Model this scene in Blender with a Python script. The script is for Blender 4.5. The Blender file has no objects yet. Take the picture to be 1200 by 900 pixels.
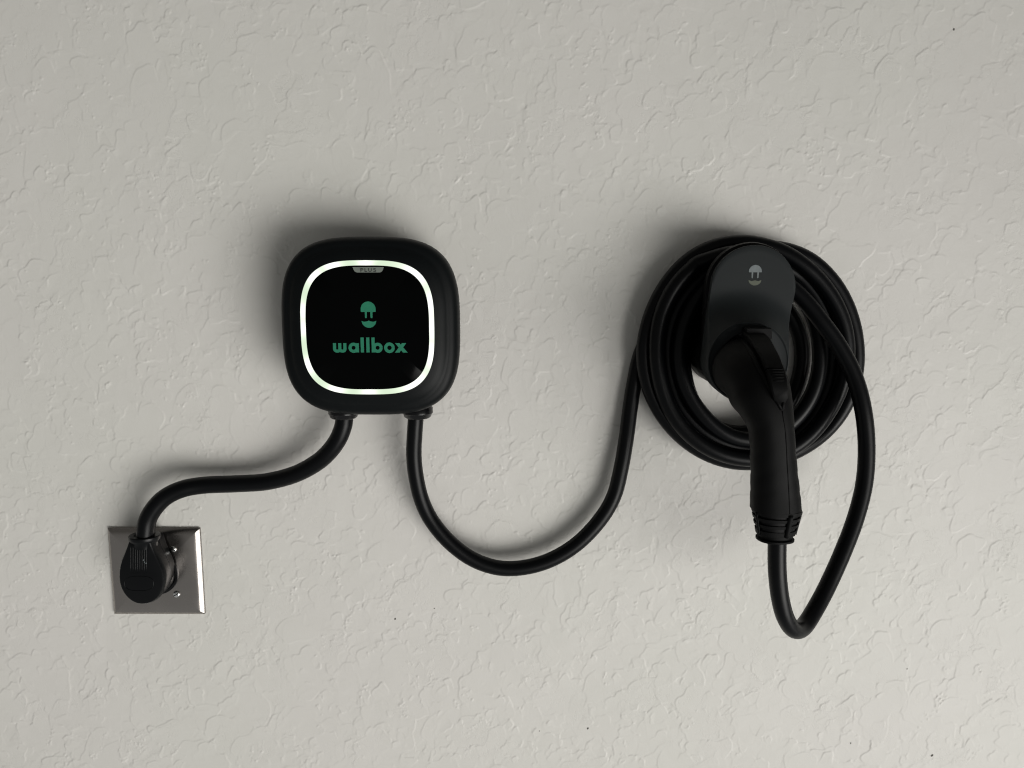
import bpy, math, random
import numpy as np
from mathutils import Vector, Matrix
random.seed(4); rng = np.random.default_rng(11)
S = bpy.context.scene
COL = S.collection
PI = math.pi

# ------------------------------------------------------------------ camera, light, exposure
D = 0.895                      # camera to wall, metres
FPX = 873.0                    # focal length in pixels of a 1200 px wide picture
PITCH = math.radians(8.0)      # looking slightly down
cam = bpy.data.cameras.new('camera'); co = bpy.data.objects.new('camera', cam); COL.objects.link(co)
cam.sensor_width = 36; cam.lens = 36*FPX/1200; cam.clip_start = 0.02; cam.clip_end = 50
co.location = (0, -D, 0); co.rotation_euler = (PI/2-PITCH, 0, 0)
S.camera = co
S.render.resolution_x = 1024; S.render.resolution_y = 768
S.view_settings.view_transform = 'Standard'; S.view_settings.look = 'None'
S.cycles.filter_width = 1.15
S.view_settings.exposure = 0; S.view_settings.gamma = 1

w = bpy.data.worlds.new('World'); S.world = w; w.use_nodes = True
_n = w.node_tree                # a dim garage: dark above, a floor lit by the daylight below
_tc = _n.nodes.new('ShaderNodeTexCoord'); _sx = _n.nodes.new('ShaderNodeSeparateXYZ'); _mr = _n.nodes.new('ShaderNodeMapRange')
_mr.inputs[1].default_value = -0.7; _mr.inputs[2].default_value = 0.5; _mr.interpolation_type = 'SMOOTHSTEP'
_cr = _n.nodes.new('ShaderNodeMix'); _cr.data_type = 'RGBA'
_cr.inputs[6].default_value = (0.30, 0.303, 0.298, 1); _cr.inputs[7].default_value = (0.115, 0.113, 0.106, 1)
_n.links.new(_tc.outputs['Generated'], _sx.inputs[0]); _n.links.new(_sx.outputs['Z'], _mr.inputs[0])
_n.links.new(_mr.outputs[0], _cr.inputs[0]); _n.links.new(_cr.outputs[2], _n.nodes['Background'].inputs[0])
_n.nodes['Background'].inputs[1].default_value = 1.0

def area(name, loc, target, sx, sy, power, col):
    l = bpy.data.lights.new(name, 'AREA'); l.shape = 'RECTANGLE'; l.size = sx; l.size_y = sy
    l.energy = power; l.color = col
    o = bpy.data.objects.new(name, l); COL.objects.link(o); o.location = loc
    d = Vector(target)-Vector(loc); o.rotation_euler = d.to_track_quat('-Z', 'Y').to_euler()
    return o
# daylight through the open garage door, low and to the right behind the camera
_l = area('door_daylight', (2.4, -2.9, -1.95), (-0.05, 0, -0.55), 3.3, 2.8, 34, (1.0, 0.980, 0.944)); _l.data.spread = math.radians(58)

# ------------------------------------------------------------------ helpers
cp, sp = math.cos(PITCH), math.sin(PITCH)
def P(px, py, d):
    """point of the place at distance d in front of the wall"""
    a = (px-600)/FPX; b = (450-py)/FPX
    rx, ry, rz = a, cp+sp*b, -sp+cp*b
    t = (D-d)/ry
    return Vector((rx*t, -d, rz*t))
def PX(x, py, d):
    v = P(600, py, d); v.x = x; return v

def mesh(name, verts, faces, mat=None, parent=None, smooth=True, angle=None):
    me = bpy.data.meshes.new(name)
    me.from_pydata([tuple(v) for v in verts], [], faces)
    me.update()
    if smooth:
        me.polygons.foreach_set('use_smooth', [True]*len(me.polygons))
        if angle: me.set_sharp_from_angle(angle=math.radians(angle))
    if mat: me.materials.append(mat)
    o = bpy.data.objects.new(name, me); COL.objects.link(o)
    if parent:
        o.parent = parent; o.matrix_parent_inverse = Matrix.Translation(-world_loc(parent))
    return o
def world_loc(o):
    v = Vector((0, 0, 0))
    if o.type == 'EMPTY': v = o.location.copy()
    return v
def thing(name, loc, label, cat, group=None):
    o = bpy.data.objects.new(name, None); COL.objects.link(o); o.location = loc
    o.empty_display_size = 0.02
    o['label'] = label; o['category'] = cat
    if group: o['group'] = group
    return o

def loft(rings, closed0=True, closed1=True):
    n = len(rings[0]); v = [p for r in rings for p in r]; f = []
    for i in range(len(rings)-1):
        for j in range(n):
            a, b = i*n+j, i*n+(j+1) % n
            f.append((a, b, b+n, a+n))
    if closed0: f.append(tuple(range(n-1, -1, -1)))
    if closed1: f.append(tuple(range((len(rings)-1)*n, len(rings)*n)))
    return v, f
def merge(parts):
    V, F = [], []
    for v, f in parts:
        o = len(V); V += list(v); F += [tuple(i+o for i in q) for q in f]
    return V, F
def se(t, a, b, n):            # superellipse point
    c, s = math.cos(t), math.sin(t)
    return (a*math.copysign(abs(c)**(2/n), c), b*math.copysign(abs(s)**(2/n), s))
def catmull(pts, per=10):
    pts = [Vector(p) for p in pts]
    P0 = [2*pts[0]-pts[1]]+pts+[2*pts[-1]-pts[-2]]
    out = []
    for i in range(1, len(P0)-2):
        p0, p1, p2, p3 = P0[i-1:i+3]
        for k in range(per):
            t = k/per
            out.append(0.5*((2*p1)+(p2-p0)*t+(2*p0-5*p1+4*p2-p3)*t*t+(3*p1-p0-3*p2+p3)*t**3))
    out.append(pts[-1]); return out
def tube(path, r, n=20, cap=True):
    """r: number or function of 0..1"""
    path = [Vector(p) for p in path]
    T = [(path[min(i+1, len(path)-1)]-path[max(i-1, 0)]).normalized() for i in range(len(path))]
    N = T[0].orthogonal().normalized(); rings = []
    for i, p in enumerate(path):
        N = (N-T[i]*N.dot(T[i])).normalized(); B = T[i].cross(N)
        rr = r(i/(len(path)-1)) if callable(r) else r
        rings.append([p+rr*(math.cos(2*PI*j/n)*N+math.sin(2*PI*j/n)*B) for j in range(n)])
    return loft(rings, cap, cap)
def box(c, hx, hy, hz, M=None, bev=0.0):
    c = Vector(c); rings = []
    prof = [(-hz, -bev), (-hz+bev, 0), (hz-bev, 0), (hz, -bev)] if bev else [(-hz, 0), (hz, 0)]
    for z, k in prof:
        x, y, b = hx+k, hy+k, max(bev, 1e-5)
        pts = [(x-b, -y), (x, -y+b), (x, y-b), (x-b, y), (-x+b, y), (-x, y-b), (-x, -y+b), (-x+b, -y)] if bev else [(x, -y), (x, y), (-x, y), (-x, -y)]
        rings.append([(Vector((a, d, z)) if M is None else M @ Vector((a, d, z)))+c for a, d in pts])
    return loft(rings)

# ------------------------------------------------------------------ materials
def mat(name, col, rough=0.5, metal=0.0, spec=0.5, bump=None, mottle=None, coat=0.0, aniso=None):
    m = bpy.data.materials.new(name); m.use_nodes = True
    nt = m.node_tree; b = nt.nodes['Principled BSDF']
    b.inputs['Base Color'].default_value = (*col, 1); b.inputs['Roughness'].default_value = rough
    b.inputs['Metallic'].default_value = metal; b.inputs['Specular IOR Level'].default_value = spec
    b.inputs['Coat Weight'].default_value = coat
    tc = nt.nodes.new('ShaderNodeTexCoord')
    if mottle:
        sc, amt = mottle
        n = nt.nodes.new('ShaderNodeTexNoise'); n.inputs['Scale'].default_value = sc; n.inputs['Detail'].default_value = 5
        nt.links.new(tc.outputs['Object'], n.inputs['Vector'])
        r = nt.nodes.new('ShaderNodeMapRange'); r.inputs[3].default_value = max(0.02, rough-amt); r.inputs[4].default_value = min(1, rough+amt)
        nt.links.new(n.outputs['Fac'], r.inputs[0]); nt.links.new(r.outputs[0], b.inputs['Roughness'])
        r2 = nt.nodes.new('ShaderNodeMix'); r2.data_type = 'RGBA'
        r2.inputs[6].default_value = (*[c*0.82 for c in col], 1); r2.inputs[7].default_value = (*[min(1, c*1.18) for c in col], 1)
        nt.links.new(n.outputs['Fac'], r2.inputs[0]); nt.links.new(r2.outputs[2], b.inputs['Base Color'])
    if bump:
        sc, dist = bump
        n = nt.nodes.new('ShaderNodeTexNoise'); n.inputs['Scale'].default_value = sc; n.inputs['Detail'].default_value = 3
        nt.links.new(tc.outputs['Object'], n.inputs['Vector'])
        k = nt.nodes.new('ShaderNodeBump'); k.inputs['Distance'].default_value = dist; k.inputs['Strength'].default_value = 1
        nt.links.new(n.outputs['Fac'], k.inputs['Height']); nt.links.new(k.outputs[0], b.inputs['Normal'])
    return m
M_shell = mat('satin_black_plastic', (0.0026, 0.0036, 0.0040), 0.45, bump=(2500, 0.00002), mottle=(25, 0.05), spec=0.13)
M_panel = mat('glossy_black_panel', (0.0008, 0.001, 0.001), 0.16, spec=0.06, mottle=(30, 0.03))
M_cable = mat('black_rubber_cable', (0.0012, 0.0015, 0.0020), 0.36, bump=(900, 0.00002), mottle=(40, 0.05), spec=0.16)
M_gland = mat('black_nylon', (0.002, 0.002, 0.0025), 0.22, spec=0.35, mottle=(60, 0.05))
M_hol = mat('charcoal_plastic', (0.0125, 0.0150, 0.0158), 0.55, bump=(2200, 0.00003), mottle=(30, 0.05), spec=0.18)
M_gun = mat('connector_plastic', (0.0021, 0.0022, 0.0023), 0.55, bump=(1300, 0.00006), mottle=(35, 0.08), spec=0.10)
M_dark = mat('deep_black_plastic', (0.0012, 0.0012, 0.0015), 0.5, spec=0.12, mottle=(40, 0.06))
M_plug = mat('black_plug_plastic', (0.0015, 0.0019, 0.0024), 0.33, bump=(1500, 0.00002), mottle=(40, 0.05), spec=0.2)
M_green = mat('green_print', (0.012, 0.170, 0.095), 0.45, mottle=(300, 0.05))
M_grey = mat('grey_badge', (0.15, 0.17, 0.15), 0.4, mottle=(200, 0.05))
M_ink = mat('dark_ink', (0.015, 0.016, 0.016), 0.5)
M_silver = mat('silver_print', (0.15, 0.17, 0.175), 0.35, metal=0.3, mottle=(400, 0.1))
M_olive = mat('olive_print', (0.07, 0.08, 0.055), 0.4, mottle=(400, 0.1))
M_screw = mat('chrome_screw', (0.75, 0.75, 0.74), 0.18, metal=1, mottle=(500, 0.05))
M_pit = mat('wall_pit', (0.09, 0.085, 0.075), 0.8, mottle=(800, 0.1))

# brushed stainless steel
M_steel = mat('brushed_steel', (0.36, 0.335, 0.315), 0.24, metal=1)
nt = M_steel.node_tree; b = nt.nodes['Principled BSDF']
tc = nt.nodes.new('ShaderNodeTexCoord'); mp = nt.nodes.new('ShaderNodeMapping'); mp.inputs['Scale'].default_value = (2500, 2500, 25)
n = nt.nodes.new('ShaderNodeTexNoise'); n.inputs['Scale'].default_value = 1; n.inputs['Detail'].default_value = 4
nt.links.new(tc.outputs['Object'], mp.inputs[0]); nt.links.new(mp.outputs[0], n.inputs['Vector'])
r = nt.nodes.new('ShaderNodeMapRange'); r.inputs[3].default_value = 0.16; r.inputs[4].default_value = 0.22
nt.links.new(n.outputs['Fac'], r.inputs[0]); nt.links.new(r.outputs[0], b.inputs['Roughness'])

n3 = nt.nodes.new('ShaderNodeTexNoise'); n3.inputs['Scale'].default_value = 32; n3.inputs['Detail'].default_value = 4; nt.links.new(tc.outputs['Object'], n3.inputs['Vector'])
r3 = nt.nodes.new('ShaderNodeMapRange'); r3.inputs[1].default_value = 0.35; r3.inputs[2].default_value = 0.7; r3.inputs[3].default_value = 0.0; r3.inputs[4].default_value = 0.13; nt.links.new(n3.outputs['Fac'], r3.inputs[0])
ad = nt.nodes.new('ShaderNodeMath'); nt.links.new(r.outputs[0], ad.inputs[0]); nt.links.new(r3.outputs[0], ad.inputs[1]); nt.links.new(ad.outputs[0], b.inputs['Roughness'])
# light ring: white-green diodes under a diffuser
M_ring = bpy.data.materials.new('led_diffuser'); M_ring.use_nodes = True
nt = M_ring.node_tree; nt.nodes.clear()
out = nt.nodes.new('ShaderNodeOutputMaterial'); em = nt.nodes.new('ShaderNodeEmission')
at = nt.nodes.new('ShaderNodeAttribute'); at.attribute_name = 'glow'
mx = nt.nodes.new('ShaderNodeMix'); mx.data_type = 'RGBA'
mx.inputs[6].default_value = (0.80, 0.96, 0.72, 1); mx.inputs[7].default_value = (0.98, 1.0, 0.93, 1)
mr = nt.nodes.new('ShaderNodeMapRange'); mr.inputs[3].default_value = 0.92; mr.inputs[4].default_value = 1.35
nt.links.new(at.outputs['Fac'], mx.inputs[0]); nt.links.new(at.outputs['Fac'], mr.inputs[0])
nt.links.new(mx.outputs[2], em.inputs[0]); nt.links.new(mr.outputs[0], em.inputs[1]); nt.links.new(em.outputs[0], out.inputs[0])

# painted knockdown plaster
M_wall = bpy.data.materials.new('painted_plaster'); M_wall.use_nodes = True
nt = M_wall.node_tree; b = nt.nodes['Principled BSDF']
tc = nt.nodes.new('ShaderNodeTexCoord')
def noise(scale, detail=3, rough=0.5):
    n = nt.nodes.new('ShaderNodeTexNoise'); n.inputs['Scale'].default_value = scale; n.inputs['Detail'].default_value = detail
    n.inputs['Roughness'].default_value = rough; nt.links.new(tc.outputs['Object'], n.inputs['Vector']); return n
n1 = noise(3.2, 2)
rp = nt.nodes.new('ShaderNodeValToRGB'); e = rp.color_ramp.elements
e[0].position = 0.35; e[0].color = (0.602, 0.596, 0.560, 1); e[1].position = 0.65; e[1].color = (0.610, 0.596, 0.568, 1)
nt.links.new(n1.outputs['Fac'], rp.inputs[0])
n1b = noise(45, 5, 0.6)
mm = nt.nodes.new('ShaderNodeMix'); mm.data_type = 'RGBA'; mm.blend_type = 'MULTIPLY'; mm.inputs[0].default_value = 1
rp2 = nt.nodes.new('ShaderNodeValToRGB'); e = rp2.color_ramp.elements
e[0].position = 0.3; e[0].color = (0.975, 0.975, 0.97, 1); e[1].position = 0.7; e[1].color = (1, 1, 1, 1)
nt.links.new(n1b.outputs['Fac'], rp2.inputs[0]); nt.links.new(rp.outputs[0], mm.inputs[6]); nt.links.new(rp2.outputs[0], mm.inputs[7])
nt.links.new(mm.outputs[2], b.inputs['Base Color'])
b.inputs['Roughness'].default_value = 0.52; b.inputs['Specular IOR Level'].default_value = 0.35
n2 = noise(330, 5, 0.65); k = nt.nodes.new('ShaderNodeBump'); k.inputs['Distance'].default_value = 0.00012; k.inputs['Strength'].default_value = 0.8
nw = noise(60, 4, 0.6); nm = nt.nodes.new('ShaderNodeMix'); nm.data_type = 'RGBA'; nm.blend_type = 'ADD'; nm.inputs[0].default_value = 0.045
nt.links.new(tc.outputs['Object'], nm.inputs[6]); nt.links.new(nw.outputs['Color'], nm.inputs[7])
vo = nt.nodes.new('ShaderNodeTexVoronoi'); vo.feature = 'DISTANCE_TO_EDGE'; vo.inputs['Scale'].default_value = 62; nt.links.new(nm.outputs[2], vo.inputs['Vector'])
vr = nt.nodes.new('ShaderNodeMapRange'); vr.inputs[2].default_value = 0.05; nt.links.new(vo.outputs['Distance'], vr.inputs[0])
nf = noise(14, 3, 0.6); fr_ = nt.nodes.new('ShaderNodeMapRange'); fr_.inputs[1].default_value = 0.48; fr_.inputs[2].default_value = 0.62; nt.links.new(nf.outputs['Fac'], fr_.inputs[0])
k2 = nt.nodes.new('ShaderNodeBump'); k2.inputs['Distance'].default_value = 0.00009
nt.links.new(vr.outputs[0], k2.inputs['Height']); nt.links.new(fr_.outputs[0], k2.inputs['Strength']); nt.links.new(k2.outputs[0], k.inputs['Normal'])
nt.links.new(n2.outputs['Fac'], k.inputs['Height']); nt.links.new(k.outputs[0], b.inputs['Normal'])

# ------------------------------------------------------------------ the wall, troweled relief as geometry
RES = 0.00102
X0, X1, Z0, Z1 = -0.95, 0.95, -0.90, 0.60
nx = int((X1-X0)/RES)+1; nz = int((Z1-Z0)/RES)+1
H = np.zeros((nz, nx), np.float32)
def lownoise(cells, seed):
    r_ = np.random.default_rng(seed); g = r_.random((cells+3, cells+3))
    u = np.linspace(0, cells, nx); v = np.linspace(0, cells, nz)
    ui = u.astype(int); vi = v.astype(int); fu = u-ui; fv = v-vi
    fu = fu*fu*(3-2*fu); fv = fv*fv*(3-2*fv)
    a = g[np.ix_(vi, ui)]; bb = g[np.ix_(vi, ui+1)]; c = g[np.ix_(vi+1, ui)]; d = g[np.ix_(vi+1, ui+1)]
    return (a*(1-fu)+bb*fu)*(1-fv)[:, None]+(c*(1-fu)+d*fu)*fv[:, None]
dens = lownoise(9, 5)*0.6+lownoise(22, 6)*0.4       # how busy the trowel work is
def stamp(cx, cz, R, h, tilt_ang, flat, ell, rot):
    m = int(R*1.7/RES)+2; ix = int((cx-X0)/RES); iz = int((cz-Z0)/RES)
    x0, x1, z0, z1 = max(ix-m, 0), min(ix+m, nx), max(iz-m, 0), min(iz+m, nz)
    if x1-x0 < 3 or z1-z0 < 3: return
    xs = X0+np.arange(x0, x1)*RES-cx; zs = Z0+np.arange(z0, z1)*RES-cz
    U, V = np.meshgrid(xs, zs)
    c, s = math.cos(rot), math.sin(rot)
    u = (U*c+V*s)/ell; v = (-U*s+V*c)*ell
    th = np.arctan2(v, u); rr = np.hypot(u, v)
    ph = rng.random(5)*2*PI
    Rt = R*(1+0.15*np.sin(2*th+ph[0])+0.13*np.sin(3*th+ph[1])+0.08*np.sin(5*th+ph[2])+0.035*np.sin(8*th+ph[3]))
    mask = np.clip((Rt-rr)/RES*1.7+0.5, 0, 1).astype(np.float32)
    if mask.sum() < 2: return
    sub = H[z0:z1, x0:x1]
    mean = float((sub*mask).sum()/mask.sum())
    t = (U*math.cos(tilt_ang)+V*math.sin(tilt_ang))/R
    new = sub*(1-flat)+mean*flat*0.85+h*np.clip(0.15+0.95*t, 0, 1.2)
    # a very fine lip right at the rim of the pressed mud
    lip = np.exp(-((Rt-rr)/(RES*1.1)-1.0)**2)*h*0.35*np.clip(0.2+t, 0, 1)
    H[z0:z1, x0:x1] = sub*(1-mask)+(new+lip)*mask
N = 46000
for i in range(N):
    cx = rng.uniform(X0, X1); cz = rng.uniform(Z0, Z1)
    q = dens[min(nz-1, int((cz-Z0)/RES)), min(nx-1, int((cx-X0)/RES))]
    calm = np.clip((cx-0.42)/0.35, 0, 1)           # the right-hand side was troweled smoother
    if rng.random() > 0.30+q*0.9: continue
    a = rng.normal(math.radians(130), 1.1)
    k_ = rng.random()
    if k_ < 0.52:
        R = rng.uniform(0.004, 0.015); h = rng.uniform(0.00022, 0.00048)*(1-0.3*calm); fl = 0.66
    elif k_ < 0.80:
        R = rng.uniform(0.003, 0.008); h = rng.uniform(0.00012, 0.00045)*(1-0.4*calm); fl = 0.6
    else:
        R = rng.uniform(0.014, 0.028); h = rng.uniform(0.00018, 0.0004)*(1-0.3*calm); fl = 0.75
    stamp(cx, cz, R, h, a, fl, rng.uniform(1.0, 1.28), rng.normal(math.radians(65), 0.6))
# broken crumbs of mud, in streaks
for c_ in range(950):
    cx = rng.uniform(X0, X1); cz = rng.uniform(Z0, Z1)
    if rng.random() < np.clip((cx+0.25)/0.6, 0, 0.85): continue
    ang = rng.normal(math.radians(72), 0.35); L = rng.uniform(0.008, 0.035)
    for j in range(rng.integers(5, 16)):
        t = rng.normal(0, 0.5)*L; s = rng.normal(0, 0.0024)
        stamp(cx+t*math.cos(ang)-s*math.sin(ang), cz+t*math.sin(ang)+s*math.cos(ang), rng.uniform(0.0010, 0.0026),
              rng.uniform(0.00025, 0.0006), rng.normal(-0.6, 1.3), 0.3, rng.uniform(1, 1.5), rng.uniform(0, PI))
H = H*0.86
H -= np.percentile(H, 2)
H += (lownoise(9, 9)-0.62)*0.0016+(lownoise(17, 10)-0.55)*0.0012
H = np.clip(H, -0.0025, 0.0015)
def lines(lo, hi, a, b, n):
    core = np.arange(int((a-lo)/RES), int((b-lo)/RES)+1)
    left, right = [], []
    i, s = core[0], 1.0
    while i > 0: s = min(s*1.12, 7); i = max(0, int(i-max(1, round(s)))); left.append(i)
    i, s = core[-1], 1.0
    while i < n-1: s = min(s*1.12, 7); i = min(n-1, int(i+max(1, round(s)))); right.append(i)
    return np.array(left[::-1]+list(core)+right)
ci = lines(X0, X1, -0.665, 0.665, nx); ri = lines(Z0, Z1, -0.625, 0.325, nz)
xs = np.concatenate(([-3.0, -1.5], X0+ci*RES, [1.5, 3.0])); zs = np.concatenate(([-1.5], Z0+ri*RES, [1.5]))
HH = np.zeros((len(zs), len(xs)), np.float32); HH[1:-1, 2:-2] = H[np.ix_(ri, ci)]
gx, gz = np.meshgrid(xs, zs)
V = np.stack([gx, -HH, gz], -1).reshape(-1, 3).astype(np.float32)
R_, C_ = HH.shape
idx = np.arange(R_*C_, dtype=np.int32).reshape(R_, C_)
F = np.stack([idx[:-1, :-1], idx[:-1, 1:], idx[1:, 1:], idx[1:, :-1]], -1).reshape(-1, 4)
me = bpy.data.meshes.new('wall')
me.vertices.add(len(V)); me.vertices.foreach_set('co', V.ravel())
me.loops.add(F.size); me.loops.foreach_set('vertex_index', F.ravel())
me.polygons.add(len(F)); me.polygons.foreach_set('loop_start', np.arange(0, F.size, 4, dtype=np.int32))
me.update(calc_edges=True)
me.polygons.foreach_set('use_smooth', np.ones(len(F), bool))
me.materials.append(M_wall)
wall = bpy.data.objects.new('wall', me); COL.objects.link(wall)
wall['kind'] = 'structure'; wall['label'] = 'off white painted wall with troweled plaster texture'
# small pits and specks in the paint
for px, py, r_ in [(1118, 34, 1.6), (463, 725, 1.7), (509, 713, 1.0), (689, 854, 1.8), (632, 857, 0.9), (1063, 784, 1.1),
                   (997, 871, 1.3), (1092, 885, 2.4)]:
    p = P(px, py, 0.0); ix = int((p.x-X0)/RES); iz = int((p.z-Z0)/RES)
    y = -float(H[iz-1:iz+2, ix-1:ix+2].max())-0.00008
    ring = []
    for j in range(9):
        a = 2*PI*j/9; q = r_*0.001*random.uniform(0.55, 1.15)
        ring.append((p.x+q*math.cos(a)*0.8, y, p.z+q*math.sin(a)))
    r2 = [(p.x+(v[0]-p.x)*0.5, y-0.00018, p.z+(v[2]-p.z)*0.5) for v in ring]
    o = mesh('paint_speck', *loft([ring, r2]), M_pit, wall, smooth=False)

# ------------------------------------------------------------------ charging unit
BX = -0.1565
BT = P(435, 276.5, 0.073).z; BB = P(435, 487, 0.073).z
BZ = (BT+BB)/2; BH = (BT-BB)/2; BW = 0.0985
unit = thing('charging_unit', (BX, 0, BZ), 'black rounded square charger with a glowing white ring and green logo', 'charger')
def sering(d, a, b, n, N=128, cx=BX, cz=BZ):
    return [Vector((cx+se(2*PI*j/N, a, b, n)[0], -d, cz+se(2*PI*j/N, a, b, n)[1])) for j in range(N)]
k = BH/BW
prof = [(0.0015, 0.088, 3.0), (0.004, 0.0905, 3.0), (0.02, 0.0945, 3.05), (0.045, 0.0975, 3.15), (0.062, 0.0985, 3.2), (0.070, 0.0980, 3.2), (0.0755, 0.0962, 3.25),
        (0.0790, 0.0932, 3.35), (0.0808, 0.0900, 3.3), (0.0813, 0.0878, 3.3), (0.0818, 0.0862, 3.3), (0.0832, 0.0845, 3.25),
        (0.0850, 0.0818, 3.25), (0.0866, 0.0780, 3.2), (0.0876, 0.0740, 3.2), (0.0880, 0.0725, 3.2), (0.0868, 0.0724, 3.2)]
rings = [sering(d, a, a*k, n) for d, a, n in prof]
mesh('housing', *loft(rings, True, False), M_shell, unit, angle=50)
# seam groove trim between back shell and front cover
prof = [(0.0866, 0.0668, 3.2), (0.0882, 0.0667, 3.2), (0.0885, 0.0664, 3.2), (0.0892, 0.045, 3.0), (0.0894, 0.02, 2.5), (0.08945, 0.003, 2.0)]
mesh('front_panel', *loft([sering(d, a, a*k, n) for d, a, n in prof], True, True), M_panel, unit, angle=40)
prof = [(0.0866, 0.0722, 3.2), (0.0879, 0.0722, 3.2), (0.0883, 0.0717, 3.2), (0.0885, 0.0695, 3.2), (0.0883, 0.0674, 3.2), (0.0879, 0.0669, 3.2), (0.0866, 0.0669, 3.2)]
NR = 256
v, f = loft([sering(d, a, a*k, n, NR) for d, a, n in prof], False, False)
o = mesh('light_ring', v, f, M_ring, unit)
g = o.data.attributes.new('glow', 'FLOAT', 'POINT')
hot = [90, 48, 20, 0, -22, -50, -90, -118, -148, 180, 165, 135, 118]   # diode positions, degrees
vals = []
for i in range(len(v)):
    a = math.degrees(math.atan2(v[i].z-BZ, v[i].x-BX)); s = 0
    for h_ in hot:
        dd = abs((a-h_+180) % 360-180); s = max(s, math.exp(-(dd/(7.0 if abs(h_) > 60 else 12))**2))
    vals.append(s)
g.data.foreach_set('value', vals)

# flat print on the panel: shapes drawn in picture units around the panel centre
SC = 0.0945*2/210.0*0.965
def flat(name, loops, y, material, parent, origin, sc, thick=0.00015, tiltn=None):
    """loops: list of polygons [(x,y down)], origin world point of (0,0)"""
    parts = []
    for i, lp in enumerate(loops):
        yy = y+i*0.00003
        a = [Vector((origin.x+x*sc, -(yy), origin.z-z*sc)) for x, z in lp]
        b = [Vector((q.x, -(yy+thick), q.z)) for q in a]
        parts.append(loft([a, b]))
    V, F = merge(parts)
    return mesh(name, V, F, material, parent, smooth=False)
def arc(cx, cy, r, a0, a1, n=24, ry=None):
    return [(cx+r*math.cos(math.radians(a0+(a1-a0)*i/n)), cy+(ry or r)*math.sin(math.radians(a0+(a1-a0)*i/n))) for i in range(n+1)]
def stroke(path, w):
    L, R = [], []
    for i, p in enumerate(path):
        a = path[max(i-1, 0)]; c = path[min(i+1, len(path)-1)]
        tx, ty = c[0]-a[0], c[1]-a[1]; l = math.hypot(tx, ty) or 1
        nx_, ny_ = -ty/l, tx/l
        L.append((p[0]+nx_*w/2, p[1]+ny_*w/2)); R.append((p[0]-nx_*w/2, p[1]-ny_*w/2))
    return L, R
def ribbon_part(path, w, y, origin, sc, thick=0.00015):
    L, R = stroke(path, w); rings = []
    for l, r in zip(L, R):
        lx, lz = origin.x+l[0]*sc, origin.z-l[1]*sc; rx_, rz = origin.x+r[0]*sc, origin.z-r[1]*sc
        rings.append([Vector((lx, -y, lz)), Vector((rx_, -y, rz)), Vector((rx_, -y-thick, rz)), Vector((lx, -y-thick, lz))])
    return loft(rings)
def letter(ch, strokes, w, y, origin, sc, material, parent):
    V, F = merge([ribbon_part(s, w, y+i*0.00003, origin, sc) for i, s in enumerate(strokes)])
    return mesh('letter', V, F, material, parent, smooth=False)
# wordmark (coordinates in twelfths of a picture pixel, origin at 565,450 of the studied crop)
def C(pts): return [((x-565)/12, (y-450)/12) for x, y in pts]
org = P(385+565/12, 345+450/12, 0.0895); YF = 0.0896; sc = (P(501, 385, 0.0895).x-P(500, 385, 0.0895).x)
W_ = 44/12
wordparts = []
def add(strokes, w=W_):
    for s in strokes: wordparts.append(ribbon_part(C(s), w, YF+0.00002*(len(wordparts) % 6), org, sc))
add([[(76, 685), (76, 760)]+arc(108, 766, 32, 180, 90, 10)+arc(118, 766, 32, 90, 0, 10)+[(150, 685)]])
add([[(150, 685), (150, 760)]+arc(182, 766, 32, 180, 90, 10)+arc(190, 766, 32, 90, 0, 10)+[(222, 685)]])
add([arc(344, 751, 50, 0, 360, 40)]); add([[(398, 687), (398, 817)]])
add([[(468, 605), (468, 817)]], 45/12); add([[(547, 605), (547, 817)]], 45/12)
add([[(621, 605), (621, 817)]]); add([arc(683, 751, 50, 0, 360, 40)])
add([arc(850, 751, 53, 0, 360, 40)])
for q, yy in ((C([(930, 685), (992, 685), (1106, 819), (1040, 819)]), YF), (C([(1028, 685), (1088, 685), (990, 819), (926, 819)]), YF+0.00004)):
    a_ = [Vector((org.x+x*sc, -yy, org.z-z*sc)) for x, z in q]; wordparts.append(loft([a_, [v-Vector((0, 0.00015, 0)) for v in a_]]))
V_, F_ = merge(wordparts)
mesh('wordmark', V_, F_, M_green, unit, smooth=False)
cap = C(arc(564, 206, 104, 180, 360, 28) + [(668, 240), (664, 247), (464, 247), (460, 240)])
flat('cap_emblem', [cap, C([(515, 246), (545, 246), (543, 325), (538, 334), (522, 334), (517, 325)]), C([(592, 246), (624, 246), (622, 325), (616, 334), (600, 334), (594, 325)])], YF, M_green, unit, org, sc)
smile = C([(468, 370)] + arc(570, 366, 103, 172, 8, 24) + [(673, 370)] + [(655, 380), (632, 384), (608, 382), (588, 377), (569, 368), (550, 377), (530, 382), (506, 384), (484, 380)])
flat('smile_emblem', [smile], YF, M_green, unit, org, sc)
# badge under the ring
ob = P(431.5, 313.0, 0.0885)
ly = [(-18, 0), (18, 0), (17.2, 2.6)] + arc(12.5, 1.6, 4.6, 20, 90, 8) + arc(-12.5, 1.6, 4.6, 90, 160, 8) + [(-17.2, 2.6)]
bd = flat('badge', [ly], 0.0884, M_grey, unit, ob, sc, thick=0.0004)
lp = []
def addb(s, w=0.95): lp.append(ribbon_part(s, w, 0.08885+0.00002*(len(lp) % 4), ob, sc, 0.0001))
t0, t1 = 1.2, 5.4
addb([(-8.6, t0), (-8.6, t1)]); addb([(-8.6, t0+.4), (-6.6, t0+.45), (-5.9, t0+1.2), (-6.6, t0+2.1), (-8.6, t0+2.2)], .85)
addb([(-3.8, t0), (-3.8, t1)]); addb([(-3.8, t1-.45), (-1.3, t1-.45)])
addb([(0.4, t0), (0.4, t1-1.6), (1.0, t1-.6), (2.0, t1-.4), (3.0, t1-.6), (3.6, t1-1.6), (3.6, t0)])
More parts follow.
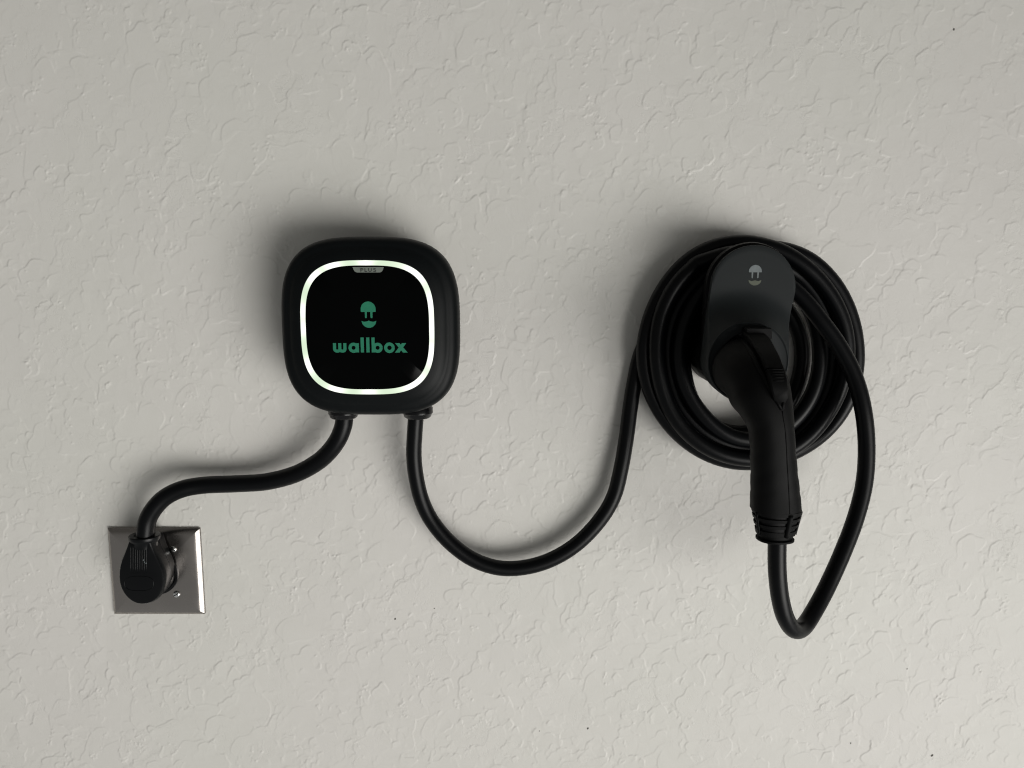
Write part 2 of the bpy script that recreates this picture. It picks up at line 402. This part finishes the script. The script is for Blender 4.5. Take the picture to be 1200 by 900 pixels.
addb([(8.7, t0+.6), (7.7, t0+.3), (6.5, t0+.5), (6.2, t0+1.3), (7.0, t0+1.9), (8.3, t0+2.3), (8.8, t0+3.1), (8.2, t0+3.9), (7.0, t1-.2), (5.9, t1-.7)], .85)
V_, F_ = merge(lp); mesh('badge_lettering', V_, F_, M_ink, bd, smooth=False)

# cable glands under the unit
def gland(px, py, d, tilt=0.0):
    c = P(px, py, d)
    prof = [(0.024, 0.0165), (0.0135, 0.0168), (0.012, 0.0178), (0.006, 0.0178), (0.0045, 0.0165), (0.0015, 0.0155), (0.0, 0.0135), (0.0004, 0.0095)]
    rings = [[c+Vector((r*math.cos(2*PI*j/40)+tilt*z, r*math.sin(2*PI*j/40), z)) for j in range(40)] for z, r in prof]
    o = mesh('cable_gland', *loft(rings), M_gland, unit, angle=35)
    return o
gland(403, 490, 0.040); gland(489.5, 489.5, 0.040)

# ------------------------------------------------------------------ wall plate
pl = P(184.5, 668.5, 0.003)
c4 = [P(127, 618, 0.001), P(234, 618, 0.001), P(242, 719, 0.001), P(134, 719, 0.001)]
pcx = sum(c.x for c in c4)/4; pcz = sum(c.z for c in c4)/4
hw = (c4[1].x-c4[0].x+c4[2].x-c4[3].x)/4; hh = (c4[0].z-c4[3].z+c4[1].z-c4[2].z)/4
print('plate', hw, hh, 'unit', BH, sc)
plate = thing('wall_plate', (pcx, 0, pcz), 'square brushed steel outlet cover plate behind the black plug', 'wall plate')
def rrect(d, a, b, r, N=6):
    out = []
    for sx, sz, a0 in ((1, 1, 0), (-1, 1, 90), (-1, -1, 180), (1, -1, 270)):
        for i in range(N+1):
            t = math.radians(a0+90*i/N); out.append(Vector((pcx+sx*(a-r)+r*math.cos(t), -d, pcz+sz*(b-r)+r*math.sin(t))))
    return out
prof = [(0.0005, 0, 0.0015), (0.0022, 0, 0.0015), (0.0030, 0.0005, 0.0015), (0.0052, 0.0038, 0.001), (0.0059, 0.0052, 0.001), (0.0064, 0.0078, 0.001), (0.0070, 0.0130, 0.001), (0.0072, 0.03, 0.001)]
mesh('cover', *loft([rrect(d, hw-i, hh-i, r) for d, i, r in prof]), M_steel, plate, angle=25)
# receptacle face in the round cut-out
rc = P(183.5, 672, 0.0075); 
rings = [[Vector((rc.x+r*math.cos(2*PI*j/48), -d, rc.z+r*math.sin(2*PI*j/48))) for j in range(48)] for d, r in
         [(0.0070, 0.0272), (0.0086, 0.0272), (0.0092, 0.0266), (0.0092, 0.0242), (0.0080, 0.0238), (0.0080, 0.002)]]
mesh('receptacle', *loft(rings), M_gland, plate, angle=35)
for px, py, rot in [(202.8, 643.8, 0.35), (206.8, 696.5, -0.5)]:
    c = P(px, py, 0.0078)
    R_s = 0.0043
    rings = [[Vector((c.x+r*math.cos(2*PI*j/20), -d, c.z+r*math.sin(2*PI*j/20))) for j in range(20)] for d, r in
             [(0.0072, R_s), (0.0080, R_s), (0.0088, R_s*0.82), (0.0093, R_s*0.45), (0.0094, R_s*0.1)]]
    s_ = mesh('screw', *loft(rings), M_screw, plate)
    mr_ = Matrix.Rotation(rot, 3, 'Y')
    mesh('slot', *box((c.x, -0.0093, c.z), R_s*0.8, 0.00035, 0.0005, mr_), M_dark, s_, smooth=False)

# ------------------------------------------------------------------ power cord with plug
cord = thing('power_cord', P(170, 680, 0.01), 'short thick black power cord with pear shaped plug in the steel plate', 'power cord')
CR = 0.0103
pts = [(403.5, 478, .040), (403.5, 490, .040), (402, 500, .040), (396.5, 514, .039), (386, 529, .037), (370, 543, .034), (345, 556, .030), (312, 564.5, .026),
       (275, 567.0, .025), (240, 568.5, .027), (214, 573, .032), (194, 582.5, .035), (180.5, 596, .037), (172.5, 611, .0375), (170, 630, .0375)]
mesh('cord', *tube(catmull([P(*p) for p in pts], 8), CR, 28), M_cable, cord)
# plug: pear outline, front face at 50 mm
FD = 0.0455; KD = 0.0098
def pear(sc_, d, inset=0.0, shift=(0, 0)):
    o = []
    pts = [(151, 632), (146, 645), (140.5, 658), (138, 671), (139, 685), (144.5, 697), (154, 706), (166, 709.5), (179, 706.5), (188, 698), (192.5, 686), (192.5, 672),
           (187.5, 659), (180.5, 645), (175.5, 632)]
    W3 = [P(x, y, FD) for x, y in pts]
    cc = P(166, 675, FD)
    W3 = catmull(W3, 4)
    W3 += [W3[-1].lerp(W3[0], t) for t in (0.2, 0.4, 0.6, 0.8)]
    for q in W3:
        v = q-cc; l = v.length
        v = v*((l-inset)/l)*sc_
        o.append(Vector((cc.x+v.x, -d, cc.z+v.z)))
    return o
prof = [(KD, 1.0, 0.0042), (0.013, 1.0, 0.0034), (0.026, 1.0, 0.0014), (0.0265, 1.0, 0.0020), (0.0272, 1.0, 0.0013), (0.040, 1.0, 0), (0.0428, 1.0, 0.0006), (0.0448, 1.0, 0.0020), (0.0455, 1.0, 0.0042)]
pb = mesh('plug_body', *loft([pear(s, d, i) for d, s, i in prof]), M_plug, cord, angle=30)
rc2 = P(183.5, 672, 0.0095)
rings = [[Vector((rc.x+r*math.cos(2*PI*j/48), -d, rc.z+r*math.sin(2*PI*j/48))) for j in range(48)] for d, r in
         [(0.0094, 0.0236), (0.017, 0.0236), (0.021, 0.0225), (0.028, 0.019)]]
mesh('plug_base', *loft(rings), M_plug, cord, angle=35)
# grip ribs on the upper front, embossed oval below
for i in range(8):
    x = 153.2+i*2.65
    a, b_ = P(x, 637, FD-0.0001), P(x, 672+(-1 if i in (0, 7) else 0), FD-0.0001)
    rp_ = [a.lerp(b_, t/6) for t in range(7)]
    mesh('grip_rib', *tube(rp_, lambda t: 0.00055*(0.4+0.6*math.sin(PI*min(1, max(0, t*0.96+0.02)))**0.3), 8), M_plug, pb)
ov = [P(163+17.0*math.copysign(abs(math.cos(t))**0.7, math.cos(t)), 684+8.5*math.copysign(abs(math.sin(t))**0.8, math.sin(t)), FD) for t in [2*PI*i/48 for i in range(49)]]
mesh('embossed_oval', *tube(ov, 0.00045, 8, False), M_plug, pb)
# chips scratched into the ribs
for px, py in [(168.2, 656.5), (171.2, 660), (169.3, 658.8)]:
    c = P(px, py, FD+0.0009); mesh('scuff', *box(c, 0.0005, 0.0001, 0.0009, Matrix.Rotation(0.5, 3, 'Y')), M_silver, pb, smooth=False)
# collar where the cord enters
c = P(169.5, 629.0, 0.0345)
rings = [[c+Vector((rx*math.cos(2*PI*j/40), rx*0.88*math.sin(2*PI*j/40), z)) for j in range(40)] for z, rx in
         [(-0.012, 0.0145), (-0.006, 0.0150), (-0.0030, 0.0176), (-0.0012, 0.0184), (0.0014, 0.0184), (0.0026, 0.0174), (0.0028, 0.0122), (0.001, 0.0116)]]
mesh('cord_collar', *loft(rings), M_plug, cord, angle=35)

# ------------------------------------------------------------------ cable holster
hol = thing('cable_holster', (0.2505, 0, P(600, 412, 0).z), 'charcoal wall holster with pill shaped face inside the coiled cable', 'holster')
DR = 0.116; FA = 0.086; RB = 0.0655
dc = P(877, 424.5, DR); RD = 48.0*(D-DR)/FPX*1.0
fc = P(883, 337.5, FA); RF = 49.5*(D-FA)/FPX*0.995
dx, dz = fc.x-dc.x, fc.z-dc.z
def hull_r(th, Rd, Rf):
    """distance from the drum centre to the pill outline in direction th"""
    c, s = math.cos(th), math.sin(th)
    best = Rd
    for i in range(41):
        t = i/40; ax, az = dx*t, dz*t; r_ = Rd+(Rf-Rd)*t
        bq = c*ax+s*az; disc = r_*r_-(ax*ax+az*az-bq*bq)
        if disc > 0: best = max(best, bq+math.sqrt(disc))
    return best
NT = 180
def hring(fn):
    out = []
    for j in range(NT):
        th = 2*PI*j/NT; r_, d = fn(th); out.append(Vector((dc.x+r_*math.cos(th), -d, dc.z+r_*math.sin(th))))
    return out
def surf(r_, R0=RD):
    s = (r_-R0)/0.034
    if s >= 1: return FA
    return FA+(DR-0.0015-FA)*(1-s)**2.1
def front(t, off=0.0):
    def fn(th):
        B = hull_r(th, RD+0.0006, RF)-0.0012; r_ = RD+(B-RD)*t
        return r_, surf(r_)+off
    return fn
def cst(f_): return hring(f_)
def hull_n(th): return hull_r(th, 0.0370, 0.0280)
back = [cst(lambda th: (hull_n(th), 0.0005)), cst(lambda th: (hull_n(th)+0.0003, 0.030)), cst(lambda th: (hull_n(th)+0.0006, RB-0.001)),
        cst(lambda th: (hull_r(th, RD-0.0045, RF+0.001), RB)), cst(lambda th: (hull_r(th, RD-0.004, RF+0.0035), RB+0.0015)),
        cst(lambda th: (hull_r(th, RD-0.0035, RF+0.0038), RB+0.006)), cst(lambda th: (hull_r(th, RD-0.003, RF+0.0026), RB+0.0105)),
        cst(lambda th: (hull_r(th, RD-0.0035, RF-0.0012), RB+0.0118))]
mesh('holster_back', *loft(back), M_dark, hol, angle=32)
rings = [cst(lambda th: (hull_r(th, RD-0.0036, RF-0.0016), RB+0.0112)), cst(lambda th: (hull_r(th, RD-0.0020, RF-0.0002), RB+0.0122)),
         cst(lambda th: (hull_r(th, RD-0.0012, RF), min(FA-0.002, surf(hull_r(th, RD, RF))-0.0022))),
         cst(lambda th: (hull_r(th, RD+0.0004, RF), surf(hull_r(th, RD+0.0006, RF))-0.0012)),
         cst(lambda th: (hull_r(th, RD+0.0006, RF)-0.0004, surf(hull_r(th, RD+0.0006, RF))-0.0003))]
for i in range(16, -1, -1): rings.append(hring(front((i/16)**1.3)))
rings += [cst(lambda th: (RD-0.0003, DR-0.0004)), cst(lambda th: (RD-0.0012, DR)), cst(lambda th: (RD-0.0018, DR-0.0006)), cst(lambda th: (RD-0.0026, DR-0.0009)),
          cst(lambda th: (0.0315, DR-0.0009)), cst(lambda th: (0.0308, DR-0.002)), cst(lambda th: (0.0300, DR-0.03))]
mesh('holster_body', *loft(rings), M_hol, hol, angle=32)
# emblem printed on the face
oe = P(885, 321, FA+0.0002); se_ = (D-FA)/FPX
capm = [(x*0.0715, y*0.0715) for x, y in [(math.cos(a)*104, -math.sin(a)*104+16) for a in [PI-PI*i/24 for i in range(25)]]+[(100, 30), (-100, 30)]]
capm = [(x, y-4) for x, y in capm]
flat('cap_emblem', [capm, [(-4.3, -2), (-2.4, -2), (-2.6, 4.4), (-3.1, 5), (-4.0, 4.6)], [(2.4, -2), (4.3, -2), (3.9, 4.4), (3.1, 5), (2.4, 4.6)]], FA+0.0002, M_silver, hol, oe, se_)
sm = [(-7.4, 7.0)]+[(7.4*math.cos(a), 7.0+6.2*math.sin(a)) for a in [PI-PI*i/20 for i in range(1, 20)]]+[(7.4, 7.0), (4, 8.3), (0, 7.3), (-4, 8.3)]
flat('smile_emblem', [sm], FA+0.0002, M_olive, hol, oe, se_)

# ------------------------------------------------------------------ charging cable: loop, coil, tail, connector
cab = thing('charging_cable', (0.25, 0, P(600, 545, 0.05).z), 'long black charging cable coiled on the holster with its plug handle hanging down', 'charging cable')
R2 = 0.0092
path = [(487.5, 478, .040), (487, 492, .040), (486, 507, .039), (485, 532, .036), (487.3, 557, .033), (493.5, 584, .030), (504.5, 608, .028), (524, 632.5, .027), (549, 652.5, .026),
        (575, 663.5, .025), (600, 666.3, .024), (628, 662.0, .023), (654.5, 651.5, .022), (680, 634, .021), (704, 608, .020), (719.5, 581, .019),
        (728, 548, .018), (734, 513, .0155), (738, 482, .0125), (743, 450, .0108), (751, 415, .0106)]
P3 = [P(*p) for p in path]
# loops: left x, right x, top y, bottom y, depth (as seen at that depth)
# left x, right x, top y, bottom y, depth, in the order in which the cable was wound
loops = [(762, 1000, 291, 536, .0108), (799, 939, 331, 508, .0115), (796.5, 962, 318, 514, .0425), (782.5, 976, 303, 526, .0285), (755.0, 1003.5, 282.0, 542.5, .0275), (768.5, 991, 289.5, 537.5, .0410)]
def lp3(L, th):
    l, r, t, b, d = L
    cx, cy = (l+r)/2, (t+b)/2; a_, b_ = (r-l)/2, (b-t)/2
    return P(cx-a_*math.cos(th), cy-b_*math.sin(th), d)
coil = []
def wsm(x): x = min(1, max(0, x)); return x*x*(3-2*x)
total = 360*(len(loops)-1)
deg = 14.0
while deg < total+62:
    i = int(max(0, (deg-90))//360)+(1 if deg >= 90 else 0)       # loop in force after the changeover at the top
    th = math.radians(deg)
    ph_ = (deg-90+180) % 360-180                                    # degrees from the top
    n_near = int(round((deg-90)/360))
    if abs(ph_) < 40 and 0 <= n_near < len(loops)-1:
        w_ = wsm((ph_+40)/80); q = lp3(loops[n_near], th).lerp(lp3(loops[n_near+1], th), w_)
    else:
        q = lp3(loops[min(i, len(loops)-1)], th)
    wob = 0.0009*math.sin(3*th+i*1.7)+0.0006*math.sin(5*th+i*2.9)
    coil.append(q+Vector((wob*math.cos(th), 0, -wob*math.sin(th))))
    deg += 7.5
tail = [(865, 297, .0480), (893, 312, .0530), (916, 328, .0555), (941, 350, .0600), (963, 377, .0650), (984, 407, .0690), (1001, 441, .0730), (1011.5, 480, .078), (1015.5, 522, .080), (1013, 565, .083), (1003, 606, .089), (988, 646, .098), (970, 686, .110),
        (954, 716, .124), (941, 735, .139), (930, 737.5, .152), (920.5, 724, .161), (914.5, 702, .166), (911.2, 675, .168), (910.5, 650, .168), (911, 628, .168)]
full = P3+coil+[P(*p) for p in tail]
cpath = catmull(full, 6)
mesh('cable', *tube(cpath, R2, 24), M_cable, cab)
# an extra inner turn that fills the right side of the bundle
# ---- connector
secs = [  # picture column and row, distance from wall, half width, half height, exponent
    (869, 430.0, .100, .0315, .0310, 2.1), (870.5, 431.0, .118, .0322, .0312, 2.1), (875, 434.5, .131, .0320, .0306, 2.15), (881, 442, .143, .0312, .0302, 2.2),
    (888.0, 455.0, .1535, .0298, .0295, 2.4), (892.5, 470.0, .1620, .0280, .0275, 2.5), (899.0, 487.0, .1675, .0240, .0238, 2.6), (904.0, 507.0, .1700, .0213, .0210, 2.6),
    (906.0, 535.0, .1695, .0216, .0200, 2.6), (907.5, 560.0, .1690, .0226, .0200, 2.6), (908.5, 580.0, .1685, .0238, .0202, 2.6), (909.0, 596.0, .1680, .0246, .0204, 2.6)]
cen = catmull([P(s[0], s[1], s[2]) for s in secs], 5)
prm = catmull([Vector((s[3], s[4], s[5])) for s in secs], 5)
XA = Vector((1, 0, 0))
def frames(c):
    out = []
    for i in range(len(c)):
        T = (c[min(i+1, len(c)-1)]-c[max(i-1, 0)]); T.x = 0; T.normalize()
        Nn = T.cross(XA); 
        if Nn.y > 0 or (abs(Nn.y) < 0.2 and Nn.z < 0): Nn = -Nn
        out.append((T, Nn))
    return out
fr = frames(cen)
rings = []
for i, (c_, (T, Nn)) in enumerate(zip(cen, fr)):
    a, b_, n_ = prm[i]; row = []
    u = i/(len(cen)-1)
    for j in range(72):
        t = 2*PI*j/72; x, y = se(t, a, b_, n_)
        if u > 0.52:   # shallow diagonal finger grooves in the grip
            g_ = math.sin((u*11.0+0.55*math.cos(t))*2*PI)
            kk = 1-0.026*max(0, g_)*(abs(math.cos(t))**0.7)*min(1, (u-0.52)*8)*min(1, (1-u)*6)
            x *= kk; y *= kk
        # pinch towards the front ridge
        x *= 1-0.10*max(0, math.sin(t))**2
        row.append(c_+XA*x+Nn*y)
    rings.append(row)
conn = mesh('connector', *loft(rings), M_gun, cab, angle=40)
def ridge(u, lift=0.0, xo=0.0):
    f_ = u*(len(cen)-1); i = min(len(cen)-2, int(f_)); t = f_-i
    c_ = cen[i].lerp(cen[i+1], t); pr = prm[i].lerp(prm[i+1], t); Nn = fr[i][1].lerp(fr[i+1][1], t).normalized(); T = fr[i][0].lerp(fr[i+1][0], t).normalized()
    xo = xo+0.0092-0.0022*min(1, u/0.5)-0.0010*math.sin(PI*min(1, u/0.5))          # the grip is turned a little clockwise in the holster
    y_ = pr[1]*(max(0, 1-abs(xo/(pr[0]*0.95))**pr[2]))**(1/pr[2])
    return c_+Nn*(y_+lift)+XA*xo, Nn, T
# seam down the front of the grip
mesh('grip_seam', *tube([ridge(0.535+0.455*i/30, -0.0001)[0] for i in range(31)], 0.0006, 8), M_gun, conn)
# cheeks: raised lips on both sides of the latch that meet in a V
for s in (-1, 1):
    pts_ = []
    for i in range(21):
        t = i/20; u = 0.10+0.43*t
        xo = s*(0.0122*(1-max(0, (t-0.55)/0.45)**1.4)+0.0004)
        p_, Nn, T = ridge(u, 0.0008-0.0022*(1-t) , xo); pts_.append(p_)
    mesh('latch_cheek', *tube(pts_, lambda t: 0.0013+0.0014*math.sin(PI*t), 10), M_gun, conn)
# dark recess under the latch
rr_ = []
for i in range(15):
    u = 0.06+0.46*i/14; hwid = 0.0092*(1-max(0, (i/14-0.7)/0.3)*0.85)
    p_, Nn, T = ridge(u, 0.0); rr_.append([p_+XA*hwid-Nn*0.004, p_+XA*hwid+Nn*0.0004, p_-XA*hwid+Nn*0.0004, p_-XA*hwid-Nn*0.004])
mesh('latch_recess', *loft(rr_), M_dark, conn, smooth=False)
# latch lever, rectangular bar from the holster rim to the thumb pad
lr = []
def lever_sec(u, wd, lo, hi, xo=0.0):
    p_, Nn, T = ridge(u, 0, xo); bv = 0.0012
    return [p_+XA*x+Nn*y for x, y in [(wd, lo), (wd, hi-bv), (wd-bv, hi), (-wd+bv, hi), (-wd, hi-bv), (-wd, lo)]]
us = [(-0.0, .0118, -.002, .0075), (0.10, .0112, -.002, .0082), (0.2, .0104, -.002, .0080), (0.30, .0096, -.002, .0075), (0.365, .0092, -.002, .0072)]
lev = mesh('latch_lever', *loft([lever_sec(*q) for q in us]), M_gun, conn, smooth=True, angle=30)
us = [(0.367, .0082, -.002, .0062), (0.373, .0090, -.002, .0080), (0.42, .0088, -.002, .0088), (0.455, .0082, -.002, .0078), (0.485, .0070, -.002, .0052), (0.500, .0050, -.002, .0015)]
pad = mesh('thumb_pad', *loft([lever_sec(*q) for q in us]), M_gun, lev, smooth=True, angle=30)
for i in range(5):
    u = 0.376+0.0125*i
    p_, Nn, T = ridge(u, 0.0083); hwid = 0.0070-0.0005*i
    mesh('grip_ridge', *tube([p_-XA*hwid, p_-XA*hwid*0.3+Nn*0.0003, p_+XA*hwid*0.3+Nn*0.0003, p_+XA*hwid], 0.00065, 8), M_gun, pad)
# hook block of the latch under the holster rim
hb = P(884, 424, .118)+Vector((0, 0, 0.0290))
mesh('latch_hook', *box(hb+Vector((0, -0.003, 0.001)), 0.0135, 0.0085, 0.0062, None, 0.0010), M_dark, conn, angle=30)
# strain relief: core, ribs, spines, collar
def stack(name, prof, m, parent, n=2.5):
    rings = []
    for x, y, d, a, b_ in prof:
        c_ = PX(x, y, d); rings.append([c_+Vector((se(2*PI*j/56, a, b_, n)[0], se(2*PI*j/56, a, b_, n)[1], 0)) for j in range(56)])
    return mesh(name, *loft(rings), m, parent, angle=28)
bx0 = P(909.5, 600, .168).x
stack('strain_relief', [(bx0, 595.5, .168, .0226, .0190), (bx0, 600, .168, .0214, .0184), (bx0, 624, .168, .0172, .0150)], M_dark, conn)
ys = [(595.6, 599.6, .0240, .0236), (603.2, 606.6, .0229, .0222), (611.0, 614.2, .0214, .0207), (618.6, 624.2, .0199, .0190)]
for y0, y1, a0, a1 in ys:
    stack('relief_rib', [(bx0, y0-0.5, .168, a0-.001, a0-.0045), (bx0, y0, .168, a0, a0-.0035), (bx0, y1, .168, a1, a1-.0035), (bx0, y1+.5, .168, a1-.001, a1-.0045)], M_gun, conn)
for ang, ww in [(-76, 4.2), (-160, 2.5), (-14, 2.2), (90, 4)]:
    pts_ = []
    for i in range(8):
        t = i/7; y = 597+27*t; a_ = .0236-.0046*t; c_ = PX(bx0, y, .168)
        x_, yy_ = se(math.radians(ang), a_, a_-.0035, 2.5); pts_.append(c_+Vector((x_, yy_, 0)))
    mesh('relief_spine', *tube(pts_, 0.0006*ww, 10), M_gun, conn)
stack('relief_collar', [(bx0, 624, .168, .0165, .0145), (bx0, 628.8, .168, .0160, .0142), (bx0, 629.2, .168, .0182, .0160), (bx0, 629.8, .168, .0186, .0164), (bx0, 631.6, .168, .0186, .0164), (bx0, 632.0, .168, .0180, .0158)], M_gun, conn, 2.3)
